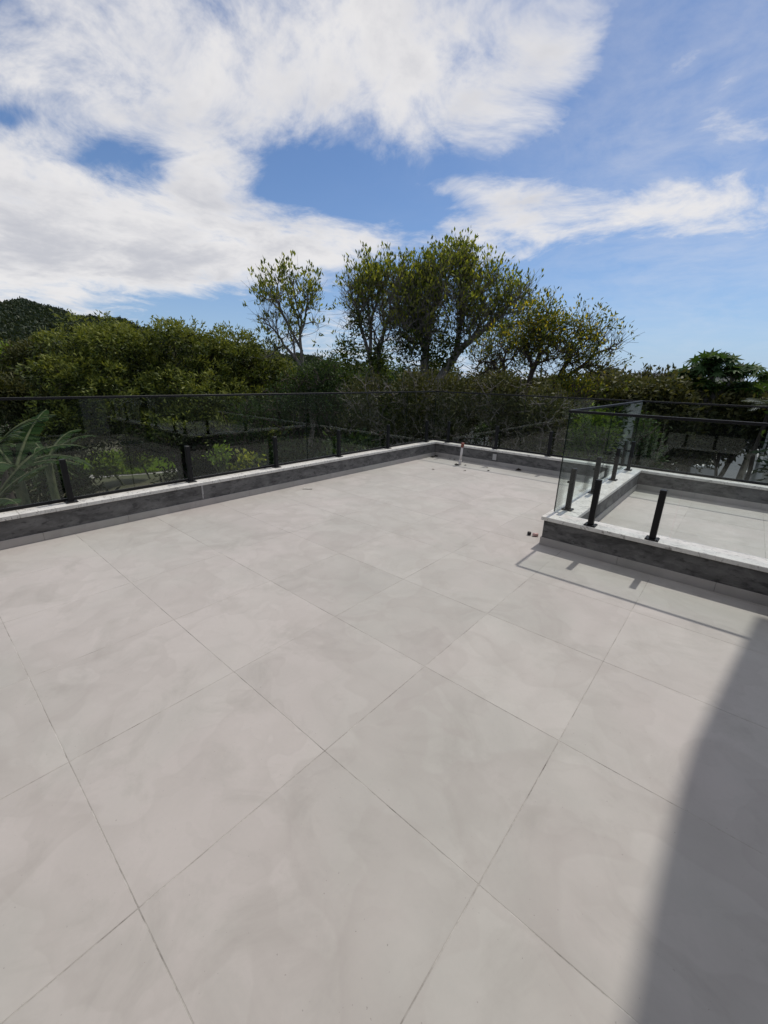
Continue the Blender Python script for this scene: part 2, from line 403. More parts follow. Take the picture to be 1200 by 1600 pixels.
ps = parapet('parapet_wall', 'short dark parapet dividing terrace and small terrace, running back from the corner', 'y', YF1+.001, YB-.001, XS0, XS1, -1, (XS0-.024, XS1+.022), [(XS0-.0001, YF1, YB-.012), (XS1+.0001, YF1+.012, YB-.012)],
        [YF1+.024, 6.0, YB-.026])
pf = parapet('parapet_wall', 'dark parapet with wide speckled coping in front of the small terrace at right', 'x', XS0, 4.2, YF0, YF1, -1, (YF0-.028, YF1+.022), [(YF0-.0001, XS0-.010, 2.3), (YF1+.0001, XS1+.012, 4.2)],
        [XS0-.024, .62, 2.4, 4.2])
# cement run on the left parapet under its second post
bm = bmesh.new(); add_box(bm, (0, -.008, -.085), (.003, .006, .095), .001); add_box(bm, (0, .007, -.03), (.0025, .013, .09), .0008)
link('cement_streak', bm_mesh('cement_streak', bm), 'streak', pl, (XL-pl.location.x, 2.33-pl.location.y, .18))
# end face skirting of the front parapet, towards the terrace
box('skirting_tile', (XS0-.0105, YF0-.010, .0008), (XS0-.0002, YF1-.001, .083), 'tile', pf, .0015)

# ------------------------------------------------------------------ glass railings
GT = 1.355
def make_post():
    bm = bmesh.new(); add_box(bm, (-.025, -.025, .008), (.025, .025, .452), .004)
    return bm_mesh('post', bm)
POST = make_post(); POST.materials.append(MT['black'])
bm = bmesh.new(); add_box(bm, (-.052, -.052, 0), (.052, .052, .010), .002); PLATE = bm_mesh('base_plate', bm); PLATE.materials.append(MT['black'])
bm = bmesh.new(); bmesh.ops.create_cone(bm, cap_ends=True, segments=8, radius1=.006, radius2=.005, depth=.005)
BOLT = bm_mesh('bolt', bm); BOLT.materials.append(MT['black'])
def railing(label, axis, gpos, ppos, posts, panes, rail=(0, 1), bottom=True, ztop=GT):
    """glass standing in plane gpos, posts in plane ppos; panes = list of cut positions along axis"""
    lo, hi = panes[0], panes[-1]
    root = empty('glass_railing', ((lo+hi)/2, gpos, ZC1) if axis == 'x' else (gpos, (lo+hi)/2, ZC1)); tag(root, label, 'railing', 'frameless glass railings on the parapets')
    def B(p0, p1, q0, q1, z0, z1): return ((p0, q0, z0), (p1, q1, z1)) if axis == 'x' else ((q0, p0, z0), (q1, p1, z1))
    for k in range(len(panes)-1):
        a, b = B(panes[k]+.004, panes[k+1]-.004, gpos-.005, gpos+.005, ZC1+.030, ztop-.004)
        me_o = box('glass_pane', a, b, 'glass', root)
        me = me_o.data; me.materials.append(MT['glass_edge'])
        for p in me.polygons:                                  # the narrow polished edges look dark green
            n = p.normal; along = 0 if axis == 'x' else 1
            if abs(n[along]) > .9: p.material_index = 1
    a, b = B(lo-.004, hi+.004, gpos-.013, gpos+.013, ztop-.010, ztop+.014); box('top_rail', a, b, 'black', root, .002)
    if bottom:
        a, b = B(lo, hi, gpos-.010, gpos+.010, ZC1+.001, ZC1+.034); box('gap_shade_strip', a, b, 'black', root, .002)  # black strip standing in for the shadow in the gap below the panes
    sgn = 1 if gpos > ppos else -1
    for p in posts:
        loc = Vector((p, ppos, ZC1+.0012) if axis == 'x' else (ppos, p, ZC1+.0012)) - root.location
        po = link('post', POST, None, root, loc)
        bp = link('base_plate', PLATE, None, po)
        for sx in (-.034, .034):
            for sy in (-.034, .034): link('bolt', BOLT, None, po, (sx*1.15, sy*1.15, .0125))
        for zz in (.30,):                                  # clamps holding the pane
            d = abs(gpos-ppos)-.005
            c0, c1 = sorted((sgn*.0255, sgn*(d-.0005)))
            if c1-c0 < .004: continue
            aa, bb = ((-.010, c0, zz-.012), (.010, c1, zz+.012)) if axis == 'x' else ((c0, -.010, zz-.012), (c1, .010, zz+.012))
            link('clamp', box_mesh('clamp', aa, bb, .002), 'black', po)
    return root
railing('long dark topped glass railing standing on the garden side parapet', 'y', XL-.165, XL-.105, [-3.2, -1.85, -.35, .99, 2.25, 3.53, 4.80, 6.09, 7.37], [-3.85, -1.1, 1.62, 4.17, 6.72, YB+.155])
railing('glass railing along the far parapet, under the big trees', 'x', YB+.155, YB+.095, [-4.79, -3.67, -2.62, 1.5, 2.9], [XL-.16, -3.2, -1.24, .75, 2.4, 4.1])
railing('short glass railing on the dividing parapet with a free dark green edge', 'y', XS0+.045, XS0+.098, [4.52, 5.47, 6.45, 7.40], [4.245, 5.95, YB+.15], bottom=False)
railing('glass railing in front of the small terrace with two tall black posts', 'x', 4.228, 4.155, [-.92, -.405, .66, 1.5, 2.6, 3.6], [XS0+.055, -.285, 1.1, 2.4, 4.1], bottom=False)

# ------------------------------------------------------------------ the house the terrace belongs to
def facade_window(parent, x, y0, y1, z0, z1, nx, divs=2):
    """window set in a wall whose outer face is the plane x, facing nx"""
    off = parent.location
    w = empty('window', Vector((x, (y0+y1)/2, z0)) - off); w.parent = parent
    def bx(n, a, b, m): 
        o = Vector(parent.location)+Vector(w.location)
        return link(n, box_mesh(n, [a[i]-o[i] for i in range(3)], [b[i]-o[i] for i in range(3)], .003), m, w)
    for k in range(divs):
        L = (y1-y0)/divs
        bx('pane', (x+nx*.004, y0+k*L+.04, z0+.04), (x+nx*.010, y0+(k+1)*L-.04, z1-.04), 'dark_glass')
    fb = bmesh.new(); o = Vector(parent.location)+Vector(w.location)
    def fbx(a, b): add_box(fb, [a[i]-o[i] for i in range(3)], [b[i]-o[i] for i in range(3)])
    for k in range(divs+1):
        yy = y0+(y1-y0)*k/divs; fbx((x, yy-.03, z0), (x+nx*.05, yy+.03, z1))
    for k in range(divs):
        ya = y0+(y1-y0)*k/divs+.03; yb = y0+(y1-y0)*(k+1)/divs-.03
        fbx((x, ya, z0), (x+nx*.045, yb, z0+.05)); fbx((x, ya, z1-.05), (x+nx*.045, yb, z1))
    link('frame', bm_mesh('frame', fb), 'dark_frame', w)
    bx('sill', (x-nx*.0, y0-.06, z0-.05), (x+nx*.09, y1+.06, z0-.002), 'granite')
    return w
hs = empty('house', (2.6, 0, 0)); tag(hs, 'white rendered house with flat overhanging roof at the right of the terrace', 'house')
box('wall', (2.3, -6.5, 0.0), (6.4, 3.6, 2.75), 'white_render', hs, .004)
facade_window(hs, 2.3, .2, 3.0, .10, 2.35, -1, 2)
facade_window(hs, 2.3, -4.6, -1.6, .10, 2.35, -1, 3)
box('roof', (2.1, -6.7, 2.751), (6.6, 3.8, 2.9), 'white_render', hs, .01)
box('rear_wall', (XL-.19, -6.5, .001), (2.29, -2.3, 2.75), 'white_render', hs, .004)
box('rear_shade_roof', (-1.2, -6.8, 2.752), (2.09, -.75, 2.92), 'white_render', hs, .01)  # unseen overhang, added to shade the floor that the glass mirrors
for k in range(6):                                            # wide sliding doors facing the terrace
    xa = -4.6+k*1.1
    w_ = box('door_frame', (xa, -2.298, .02), (xa+1.08, -2.255, 2.4), 'dark_frame', hs, .004)
    link('pane', box_mesh('pane', (xa+.06-2.6, -2.254, .09), (xa+1.02-2.6, -2.246, 2.33)), 'dark_glass', w_)
for yy in (3.90, .2, -2.0): box('roof_post', (.447, yy-.05, .001), (.547, yy+.05, 4.518), 'dark_frame', hs, .003)
bm = bmesh.new()                                              # flat roof slab with a splayed corner over the small terrace
pts = [(.160, -7.0), (.166, 3.9), (.180, 4.45), (.200, 4.76), (.43, 6.48), (.95, 6.48), (.95, 5.5), (.85, -7.0)]
lo = [bm.verts.new((x-2.6, y, 4.521)) for x, y in pts]; hi = [bm.verts.new((x-2.6, y, 4.65)) for x, y in pts]
bm.faces.new(lo[::-1]); bm.faces.new(hi)
for i in range(len(pts)): bm.faces.new((lo[i], lo[(i+1) % len(pts)], hi[(i+1) % len(pts)], hi[i]))
bmesh.ops.recalc_face_normals(bm, faces=bm.faces)
link('canopy_slab', bm_mesh('canopy_slab', bm), 'white_render', hs)
box('lower_storey', (XL-.18, -6.4, GZ), (6.0, YB+.17, -.222), 'white_render', hs)

# ------------------------------------------------------------------ ground, road, lawn, path
def sheet(name, pts, z, m):
    bm = bmesh.new(); bm.faces.new([bm.verts.new((x, y, z)) for x, y in pts]); bmesh.ops.recalc_face_normals(bm, faces=bm.faces)
    me = bm_mesh(name, bm)
    if me.polygons[0].normal.z < 0: me.flip_normals()
    return tag_struct(link(name, me, m))
sheet('ground', [(-4000, -4000), (4000, -4000), (4000, 4000), (-4000, 4000)], GZ, 'ground')
sheet('road', [(-1.5, 24), (1.6, 24), (1.6, 75), (-1.5, 75)], GZ+.02, 'asphalt')
for x in (-1.62, 1.62): tag_struct(box('kerb', (x-.1, 24, GZ), (x+.1, 75, GZ+.14), 'grey_concrete'))
pa, pb_ = at(150, 750, 30), at(330, 740, 31)
sheet('path', [(-31.5, 6.0), (-29.0, 12.5), (-30.6, 13.0), (-33.2, 6.6)], GZ+.008, 'pave')

# ------------------------------------------------------------------ trees
def tubes(segs, sides=5):
    """tapered tubes: segs = array (n,8) of p0 p1 r0 r1"""
    A = np.asarray(segs, float); p0, p1, r0, r1 = A[:, :3], A[:, 3:6], A[:, 6:7], A[:, 7:8]
    d = unit(p1-p0); ref = np.where(np.abs(d[:, 2:3]) > .9, np.array([[1., 0, 0]]), np.array([[0, 0, 1.]]))
    u = unit(np.cross(d, ref)); w = np.cross(d, u); n = len(A); V = np.zeros((n, 2*sides, 3))
    for k in range(sides):
        a = 2*math.pi*k/sides; o = u*math.cos(a)+w*math.sin(a)
        V[:, k] = p0+o*r0 - d*r0*.25; V[:, sides+k] = p1+o*r1 + d*r1*.25
    k = np.arange(sides); q = np.stack([k, (k+1) % sides, sides+(k+1) % sides, sides+k], 1)
    Q = (np.arange(n)[:, None, None]*2*sides + q[None]).reshape(-1, 4)
    return V.reshape(-1, 3), Q
def grow(start, tips, r_tip, rg, power=.40, frac=.42, wig=.10, lift=0.0):
    """branch skeleton that forks until it reaches every tip"""
    segs = []
    def curve(a, b, r0, r1, bend):
        n = 2 if np.linalg.norm(b-a) < .5 else 4
        m = (a+b)/2 + rg.normal(0, wig, 3)*np.linalg.norm(b-a) + np.array([0, 0, bend])
        prev = a
        for i in range(1, n+1):
            t = i/n; p = (1-t)**2*a + 2*t*(1-t)*m + t*t*b
            segs.append((*prev, *p, r0+(r1-r0)*(i-1)/n, r0+(r1-r0)*t)); prev = p
    def rec(p, T, r, depth):
        if len(T) <= 2 or depth > 13:
            for t in T: curve(p, t, min(r, r_tip*1.6), r_tip*.6, lift*.3*np.linalg.norm(t-p))
            return
        k = 2 if rg.random() < .7 else 3
        c = T[rg.choice(len(T), k, replace=False)]
        for _ in range(4):
            lab = np.argmin(((T[:, None]-c[None])**2).sum(2), 1)
            c = np.stack([T[lab == i].mean(0) if (lab == i).any() else c[i] for i in range(k)])
        for i in range(k):
            Ti = T[lab == i]
            if not len(Ti): continue
            ri = r_tip*len(Ti)**power
            f = frac*(rg.uniform(.75, 1.25))
            q = p + (Ti.mean(0)-p)*f
            curve(p, q, min(r, ri*1.15), ri, lift*np.linalg.norm(q-p)); rec(q, Ti, ri, depth+1)
    rec(np.asarray(start, float), np.asarray(tips, float), r_tip*len(tips)**power, 0)
    return segs
def leaves(pos, dirs, L, Wd, rg, fold=.25, jit=.25, bias=None):
    """one folded four-cornered blade per position"""
    n = len(pos); d = unit(dirs); s = unit(np.cross(d, rg.normal(0, 1, (n, 3)))); u = np.cross(s, d)
    l = L*rg.uniform(1-jit, 1+jit, (n, 1)); w = Wd*rg.uniform(1-jit, 1+jit, (n, 1))/2
    V = np.stack([pos, pos+d*l*.5+s*w+u*w*fold, pos+d*l-u*l*.08, pos+d*l*.5-s*w+u*w*fold], 1)
    v = rg.random(n) if bias is None else np.clip(rg.random(n)*.6+bias, 0, 1)
    return V.reshape(-1, 3), np.arange(4*n).reshape(-1, 4), v
def px_ell(lobes, D, depth=1.0):
    """lobes given by the bearing they are seen at: (px, py, rx, ry, distance offset) -> world centres and radii"""
    out = []
    for (px, py, rx, ry, dd) in lobes:
        c = at(px, py, D+dd); r = (np.linalg.norm(at(px+rx, py, D+dd)-at(px-rx, py, D+dd))/2, np.linalg.norm(at(px, py+ry, D+dd)-at(px, py-ry, D+dd))/2)
        out.append((c, r[0], r[1]))
    return out
def sample(ells, n, rg, shell=.0, depth=1.0, top=0.0):
    """points spread through (or near the skin of) the lobes; every lobe deep as well as wide"""
    w = np.array([e[1]*e[1]*e[2] for e in ells])**.75; w /= w.sum(); P, O = [], []
    for (c, rx, rz), k in zip(ells, rg.multinomial(n, w)):
        d = unit(rg.normal(0, 1, (k, 3)))
        if top: d[:, 2] = np.where((d[:, 2] < 0) & (rg.random(k) < top), -d[:, 2], d[:, 2])
        rr = rg.uniform(shell**3, 1, (k, 1))**(1/3)
        lump = 1 + .16*np.sin(d[:, :1]*5+c[0]) * np.cos(d[:, 1:2]*6+c[1]) + .10*np.sin(d[:, 2:3]*9+d[:, :1]*7)
        P.append(c + d*rr*lump*np.array([rx*depth, rx*depth, rz])); O.append(d)
    return np.concatenate(P), np.concatenate(O)
def clumped(ells, balls, per, R, rg, shell=.62, depth=.85, top=.4, tone=.35):
    """leaf sprays gathered in rounded clumps; returns points, outward directions and a tone with sunlight painted in, rising to the top of each clump"""
    C, CO = sample(ells, balls, rg, shell, depth, top); r = R*rg.uniform(.6, 1.35, (balls, 1)); ct = rg.uniform(-.12, .22, balls)
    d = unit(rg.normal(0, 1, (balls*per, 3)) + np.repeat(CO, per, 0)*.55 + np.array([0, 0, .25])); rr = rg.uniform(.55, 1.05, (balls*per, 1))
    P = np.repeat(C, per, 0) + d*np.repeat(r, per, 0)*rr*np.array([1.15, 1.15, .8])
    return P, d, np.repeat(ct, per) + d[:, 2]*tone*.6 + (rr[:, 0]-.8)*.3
def tree(name, label, base, segs, LV, leaf_m, bark_m='bark', group=None, cat='tree', trunk_r=None, sides=5):
    """thing with trunk (thick limbs), branches and crown"""
    root = empty(name, base); tag(root, label, cat, group); b = np.asarray(base, float)
    A = np.array(segs); A[:, :3] -= b; A[:, 3:6] -= b
    rt = trunk_r if trunk_r is not None else np.max(A[:, 6])*.45
    big = A[:, 6] >= rt
    if big.any():
        V, Q = tubes(A[big], 8); tag(link('trunk', raw_mesh('trunk', V, Q, smooth=True), bark_m, root))
    if (~big).any():
        V, Q = tubes(A[~big], sides); o = link('branches', raw_mesh('branches', V, Q), bark_m, root); o['kind'] = 'stuff'
    if LV is not None:
        V, Q, v = LV; o = link('crown', raw_mesh('crown', V-b, Q, v), leaf_m, root); o['kind'] = 'stuff'
    return root
def trunk_segs(base, top, r0, r1, rg, n=6, wig=.06):
    p = [np.asarray(base, float)]
    L = np.linalg.norm(np.asarray(top)-np.asarray(base))
    for i in range(1, n+1):
        q = np.asarray(base)+(np.asarray(top)-np.asarray(base))*i/n
        if i < n: q = q + np.array([*rg.normal(0, wig*L/n*1.5, 2), 0])
        p.append(q)
    return [(*p[i], *p[i+1], (r0+(r1-r0)*i/n)*(1.35 if i == 0 else 1), r0+(r1-r0)*(i+1)/n) for i in range(n)]

def clustered(P, O, k, spread, L, Wd, rg, dirmix=(0.6, 0.0, 0.6), bias=None):
    """k leaves round each cluster point: direction = outward*a + up*b + random*c"""
    n = len(P); pos = np.repeat(P, k, 0) + rg.normal(0, spread, (n*k, 3)); o = np.repeat(O, k, 0)
    d = o*dirmix[0] + np.array([0, 0, dirmix[1]]) + rg.normal(0, dirmix[2], (n*k, 3))
    return leaves(pos, d, L, Wd, rg, bias=None if bias is None else np.repeat(bias, k))
def joinL(*parts):
    V, Q, v, n = [], [], [], 0
    for (a, b, c) in parts: V.append(a); Q.append(b+n); v.append(c); n += len(a)
    return np.concatenate(V), np.concatenate(Q), np.concatenate(v)
def ground_at(px, D):
    p = at(px, 600, D); return np.array([p[0], p[1], GZ])

# broad dense tree on the left
rg = np.random.default_rng(11)
D = 23.0
lob = [(135, 568, 62, 55, 1), (205, 560, 65, 46, 0), (285, 558, 66, 44, -.5), (362, 574, 62, 46, 0), (418, 602, 44, 40, .5), (110, 618, 60, 50, 0), (200, 623, 90, 60, -1), (310, 628, 90, 60, -1), (400, 648, 60, 50, 0), (250, 673, 120, 30, 0), (300, 676, 110, 34, -2), (110, 680, 55, 30, -1), (400, 688, 60, 24, -1), (190, 663, 50, 32, -2)]
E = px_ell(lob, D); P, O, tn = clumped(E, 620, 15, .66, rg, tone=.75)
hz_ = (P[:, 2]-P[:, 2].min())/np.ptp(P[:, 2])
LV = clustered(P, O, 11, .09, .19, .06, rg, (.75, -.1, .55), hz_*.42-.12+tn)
base = ground_at(270, D+.5)
fork = base+np.array([0, 0, 3.4]); T, _ = sample(E, 260, rg, .3, .8)
segs = trunk_segs(base, fork, .34, .26, rg) + grow(fork, T, .022, rg, .44)
tree('mango_tree', 'broad dense dark green round-topped tree behind the left railing', base, segs, LV, 'mango')

# lower leafy tree at the far left under the hill
rg = np.random.default_rng(12); D = 27.0
E = px_ell([(40, 600, 45, 40, 0), (60, 570, 30, 28, 0), (10, 640, 40, 40, -2), (85, 650, 50, 40, -2)], D); P, O, tn = clumped(E, 170, 13, .6, rg)
LV = clustered(P, O, 9, .10, .2, .07, rg, (.7, 0, .6), tn+.1); base = ground_at(45, D); fork = base+np.array([0, 0, 3.])
T, _ = sample(E, 90, rg, .3, .8)
tree('small_tree', 'loose mid green tree between the hill and the broad dark tree at the far left', base, trunk_segs(base, fork, .2, .15, rg)+grow(fork, T, .02, rg), LV, 'olive')

# slim, nearly bare tree left of the big crown
def open_tree(name, label, seed, D, lobes, n_tips, base_px, fork_px, r_tip, k, L, Wd, leaf_m, bark_m, dirmix=(.35, .75, .45), frac=.42, spread=.07, shell=.35, leafy=.75, wig=.09, lift=.05, extra=None, trunk=(.2, .14), depth=.8, twigs=2):
    rg = np.random.default_rng(seed); E = px_ell(lobes, D); T, O = sample(E, n_tips, rg, shell, depth, .25)
    base = ground_at(base_px, D); fork = at(fork_px[0], fork_px[1], D)
    segs = trunk_segs(base, fork, trunk[0], trunk[1], rg)
    sk = grow(fork, T, r_tip, rg, frac=frac, wig=wig, lift=lift); segs += sk
    hh = (T[:, 2]-T[:, 2].min())/np.ptp(T[:, 2]); q_ = T*np.array([1.7, 1.9, 1.5])+seed; gap = .5+.5*np.sin(q_[:, 0]+1.3*np.sin(q_[:, 2]))*np.sin(q_[:, 1]+1.1*np.sin(q_[:, 0])); pr = leafy*(.08+.95*hh)*np.clip(gap*1.9-.25, .04, 1.15); m = rg.random(len(T)) < pr; parts = [clustered(T[m], O[m], k, spread, L, Wd, rg, dirmix)]
    if twigs:                                                   # fine twigs carrying a few more leaves near each tip
        tw = np.repeat(T, twigs, 0); oo = np.repeat(O, twigs, 0); dv = unit(oo*.4+np.array([0, 0, .6])+rg.normal(0, .5, tw.shape)); l = rg.uniform(.2, .75, (len(tw), 1)); e = tw+dv*l
        segs += [(*a, *b, r_tip*.55, r_tip*.3) for a, b in zip(tw, e)]
        mm = rg.random(len(e)) < np.repeat(pr, twigs); parts.append(clustered(e[mm], dv[mm], max(3, k-2), spread*.8, L, Wd, rg, dirmix))
    if extra:
        E2 = px_ell(extra[0], D); P2, O2 = sample(E2, extra[1], rg, .2, .8); parts.append(clustered(P2, O2, extra[2], .15, L, Wd, rg, (.5, 0, .7), np.full(len(P2), extra[3])))
    return tree(name, label, base, segs, joinL(*parts), leaf_m, bark_m)
open_tree('slim_tree', 'slim tall tree with sparse leaves and pale branches, leftmost against the clouds', 21, 20, [(450, 462, 58, 40, 0), (405, 458, 20, 20, 0), (488, 485, 24, 46, 0), (445, 520, 42, 34, 0), (425, 510, 30, 36, 0), (425, 555, 22, 16, 0)], 300, 492, (480, 590), .010, 6, .20, .08, 'fresh', 'bark_pale', trunk=(.13, .09), leafy=.8)
open_tree('tall_tree', 'tall open tree with upright twigs, directly left of the biggest crown', 22, 19, [(575, 455, 50, 40, 0), (612, 465, 38, 50, 0), (550, 485, 30, 45, 0), (590, 510, 50, 50, 0)], 560, 585, (585, 625), .010, 6, .19, .07, 'fresh', 'bark_pale', leafy=.8,
          extra=([(565, 505, 18, 22, 0), (545, 560, 26, 30, 0), (590, 565, 30, 26, 0)], 180, 9, -.1))
open_tree('large_tree', 'largest tree with a wide fan of branches and leafy top in the middle', 23, 18, [(700, 442, 58, 46, 0), (650, 462, 48, 52, .5), (755, 465, 55, 48, 0), (800, 485, 36, 40, -.5), (690, 490, 75, 55, 0), (760, 515, 62, 42, 0), (640, 510, 45, 55, 0), (715, 412, 34, 18, 0), (818, 466, 18, 22, 0), (628, 480, 26, 50, 0)], 1900, 665, (670, 630), .0105, 5, .165, .068, 'fresh', 'bark_pale', twigs=3, leafy=.9, frac=.40, trunk=(.26, .19),
          extra=([(640, 545, 32, 60, 0), (655, 500, 26, 40, 0), (690, 545, 40, 30, 0)], 260, 9, -.25))
open_tree('flowering_tree', 'spreading tree with yellow flowers and dark slanting branches, right of the biggest crown', 24, 15, [(850, 520, 42, 26, 0), (905, 530, 48, 24, 0), (950, 540, 30, 18, 0), (800, 555, 50, 26, .5), (860, 560, 60, 28, 0), (920, 575, 40, 22, 0), (760, 570, 36, 24, .5)], 620, 800, (805, 665), .010, 11, .13, .045, 'yellow', 'bark', dirmix=(.7, .15, .5), leafy=.85, frac=.55, trunk=(.2, .15), spread=.10, lift=.12)
rg = np.random.default_rng(25)

# thicket of shrubs and saplings between the terrace and the trees
SHRUB = [
 # px, D, lobes, tips, leaf mat, twiggy label
 ('scrubby brown-green bush below the slim tree, behind the long railing', 455, 17, [(455, 640, 45, 45, 0), (480, 600, 30, 30, 0)], 'deep', 1.0),
 ('dark bush with upright shoots right of the slim tree trunk', 510, 16, [(510, 590, 28, 36, 0), (515, 640, 40, 40, 0)], 'deep', 1.0),
 ('tangled olive thicket under the tall open tree', 575, 15, [(575, 630, 45, 45, 0), (560, 680, 50, 30, 0)], 'olive', 1.1),
 ('tangled twiggy thicket under the biggest tree', 650, 14, [(650, 625, 50, 45, 0), (640, 675, 50, 35, 0)], 'olive', 1.2),
 ('twiggy brown-olive bush straight behind the far corner of the railing', 715, 13.5, [(715, 630, 45, 45, 0), (705, 670, 45, 30, 0)], 'olive', 1.2),
 ('wiry bush behind the far railing, right of the white pipe', 790, 13, [(785, 620, 50, 38, 0), (800, 660, 50, 38, 0)], 'olive', 1.3),
 ('light olive bush behind the far railing beside the last post', 850, 12.5, [(850, 645, 45, 35, 0), (840, 685, 45, 30, 0)], 'olive', 1.2),
 ('yellow-tinged bush below the flowering tree', 895, 14.5, [(895, 610, 45, 26, 0), (880, 640, 40, 30, 0)], 'yellow', .8),
 ('fresh green bush seen through the short glass railing', 925, 13, [(925, 680, 40, 36, 0), (905, 720, 35, 22, 0)], 'lime', .8),
 ('dark bush behind the small terrace, left part', 985, 14, [(985, 690, 45, 40, 0), (1000, 720, 40, 25, 0)], 'deep', 1.0),
 ('dark leafy bush behind the long railing, left of the middle', 395, 18, [(395, 660, 45, 35, 0), (380, 690, 45, 25, 0)], 'deep', .9),
 ('wide dark bush on the bank below the broad dark tree', 285, 20, [(285, 690, 60, 24, 0), (250, 680, 50, 22, 0)], 'deep', .9),
]
for i, (lab, px, D, lobes, lm, dens) in enumerate(SHRUB):
    rg = np.random.default_rng(100+i); E = px_ell(lobes, D); n = int(620*dens); P, O = sample(E, n, rg, .25, .85, .3)
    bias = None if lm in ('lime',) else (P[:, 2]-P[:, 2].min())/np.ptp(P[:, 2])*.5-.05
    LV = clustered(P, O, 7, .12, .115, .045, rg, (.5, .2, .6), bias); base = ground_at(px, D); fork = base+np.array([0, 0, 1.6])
    T, _ = sample([(c_, a_*1.15, b_*1.2) for c_, a_, b_ in E], int(420*dens), rg, .3, 1.0)
    tree('bush', lab, base, trunk_segs(base, fork, .09, .07, rg)+grow(fork, T, .0085, rg, .38, .5, .16, .05), LV, lm, 'bark_pale' if lm == 'olive' else 'bark', 'bushes below the trees', 'bush', .06, 4)

# ------------------------------------------------------------------ background woods, one tree at a time
def clump_tree(name, label, D, lobes, lm, seed, n=700, k=9, L=.35, Wd=.16, group=None, base_px=None, cat='tree', shell=.5, spread=.25, dirmix=(.6, 0, .7), biasamp=.45):
    rg = np.random.default_rng(seed); E = px_ell(lobes, D); P, O, tn = clumped(E, n//7, 9, 1.7*spread, rg, shell)
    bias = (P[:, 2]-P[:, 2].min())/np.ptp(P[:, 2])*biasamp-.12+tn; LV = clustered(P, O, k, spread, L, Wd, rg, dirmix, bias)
    bp = base_px if base_px is not None else lobes[0][0]; base = ground_at(bp, D); c = np.mean([e[0] for e in E], 0); fork = base + (np.array([c[0], c[1], c[2]])-base)*.45
    T, _ = sample(E, 60, rg, .3, .8)
    return tree(name, label, base, trunk_segs(base, fork, .2*D/25, .14*D/25, rg)+grow(fork, T, .02*D/25, rg), LV, lm, 'bark', group, cat, None, 4)
BELT = [
 # (label, D, lobes, material, n)
 ('dark wood edge tree far behind the banana plant', 42, [(20, 640, 70, 45, 0), (60, 690, 70, 30, 0)], 'deep', 900),
 ('shaded tree seen below the left half of the broad dark tree', 52, [(150, 650, 80, 40, 0), (110, 680, 60, 26, 0)], 'deep', 900),
 ('shaded tree seen below the right half of the broad dark tree', 38, [(300, 645, 80, 45, 0), (330, 690, 80, 30, 0)], 'deep', 900),
 ('dark tree in the gap between the broad tree and the slim tree', 32, [(450, 620, 50, 40, 0), (430, 670, 60, 40, 0)], 'deep', 900),
 ('dark tree filling the gap right of the slim tree', 30, [(520, 595, 40, 40, 0), (520, 660, 50, 50, 0)], 'deep', 900),
 ('dark tree deep behind the tall open tree', 28, [(600, 600, 45, 40, 0), (600, 660, 60, 50, 0)], 'deep', 900),
 ('dark tree deep behind the biggest tree', 27, [(680, 600, 45, 34, 0), (690, 660, 60, 50, 0)], 'olive', 900),
 ('olive tree deep behind the flowering tree', 26, [(770, 600, 45, 26, 0), (770, 650, 60, 45, 0)], 'olive', 900),
 ('olive tree with flat top right of the flowering tree', 25, [(860, 603, 45, 24, 0), (860, 650, 60, 45, 0)], 'olive', 900),
 ('low olive tree behind the free glass edge', 24, [(950, 608, 50, 20, 0), (950, 660, 60, 45, 0)], 'olive', 1000),
 ('brownish low tree behind the railing corner at right', 23, [(1030, 620, 50, 24, 0), (1030, 670, 55, 45, 0)], 'olive', 1000),
 ('brownish low tree under the layered tree', 27, [(1090, 640, 42, 26, 0), (1085, 680, 36, 30, 0)], 'olive', 800),
 ('dark spreading tree beside the road at right', 24, [(1150, 645, 40, 24, 0), (1185, 655, 40, 26, 0), (1120, 665, 30, 24, 0)], 'olive', 800),
 ('leafy garden tree outside the right edge, mirrored in the short glass railing', 17, [(1330, 660, 90, 70, 0), (1300, 720, 80, 40, 0)], 'deep', 900),
 ('second garden tree further outside the right edge behind the house', 20, [(1520, 640, 130, 90, 0), (1480, 720, 110, 50, 0)], 'deep', 900),
]
for i, (lab, D, lobes, lm, n) in enumerate(BELT):
    clump_tree('woodland_tree', lab, D, [(a_, b_+14, c_, d_, e_) for a_, b_, c_, d_, e_ in lobes], lm, 300+i, n, 9, .26, .11, 'trees of the wood behind the terrace')
# tree line on the horizon at the right
for i, (px, py, D, rx, ry, lab) in enumerate([(965, 598, 70, 30, 12, 'far low tree nearest the flowering tree'), (1000, 603, 80, 26, 9, 'far low tree left of the white roofs'), (1045, 606, 90, 30, 9, 'far low tree below the white roofs'),
        (1080, 612, 75, 26, 9, 'far low tree just left of the layered tree'), (1150, 616, 80, 40, 10, 'far low tree behind the layered tree'), (1195, 610, 85, 26, 12, 'far low tree at the right edge'), (935, 596, 60, 26, 16, 'far tree right behind the yellow flowers')]):
    clump_tree('far_tree', lab, D, [(px, py+7, rx, ry, 0), (px+8, py+19, rx*1.2, ry*1.3, 0)], 'olive', 340+i, 320, 8, .7, .3, 'far trees along the horizon', spread=.5)
# thin tree with airy crown left of the layered tree
open_tree('airy_tree', 'thin airy little tree standing above the white roofs', 61, 40, [(1012, 590, 14, 6, 0), (1045, 592, 16, 8, 0), (1030, 600, 20, 8, 0)], 70, 1030, (1032, 618), .03, 5, .35, .14, 'olive', 'bark', leafy=.8, trunk=(.12, .09))

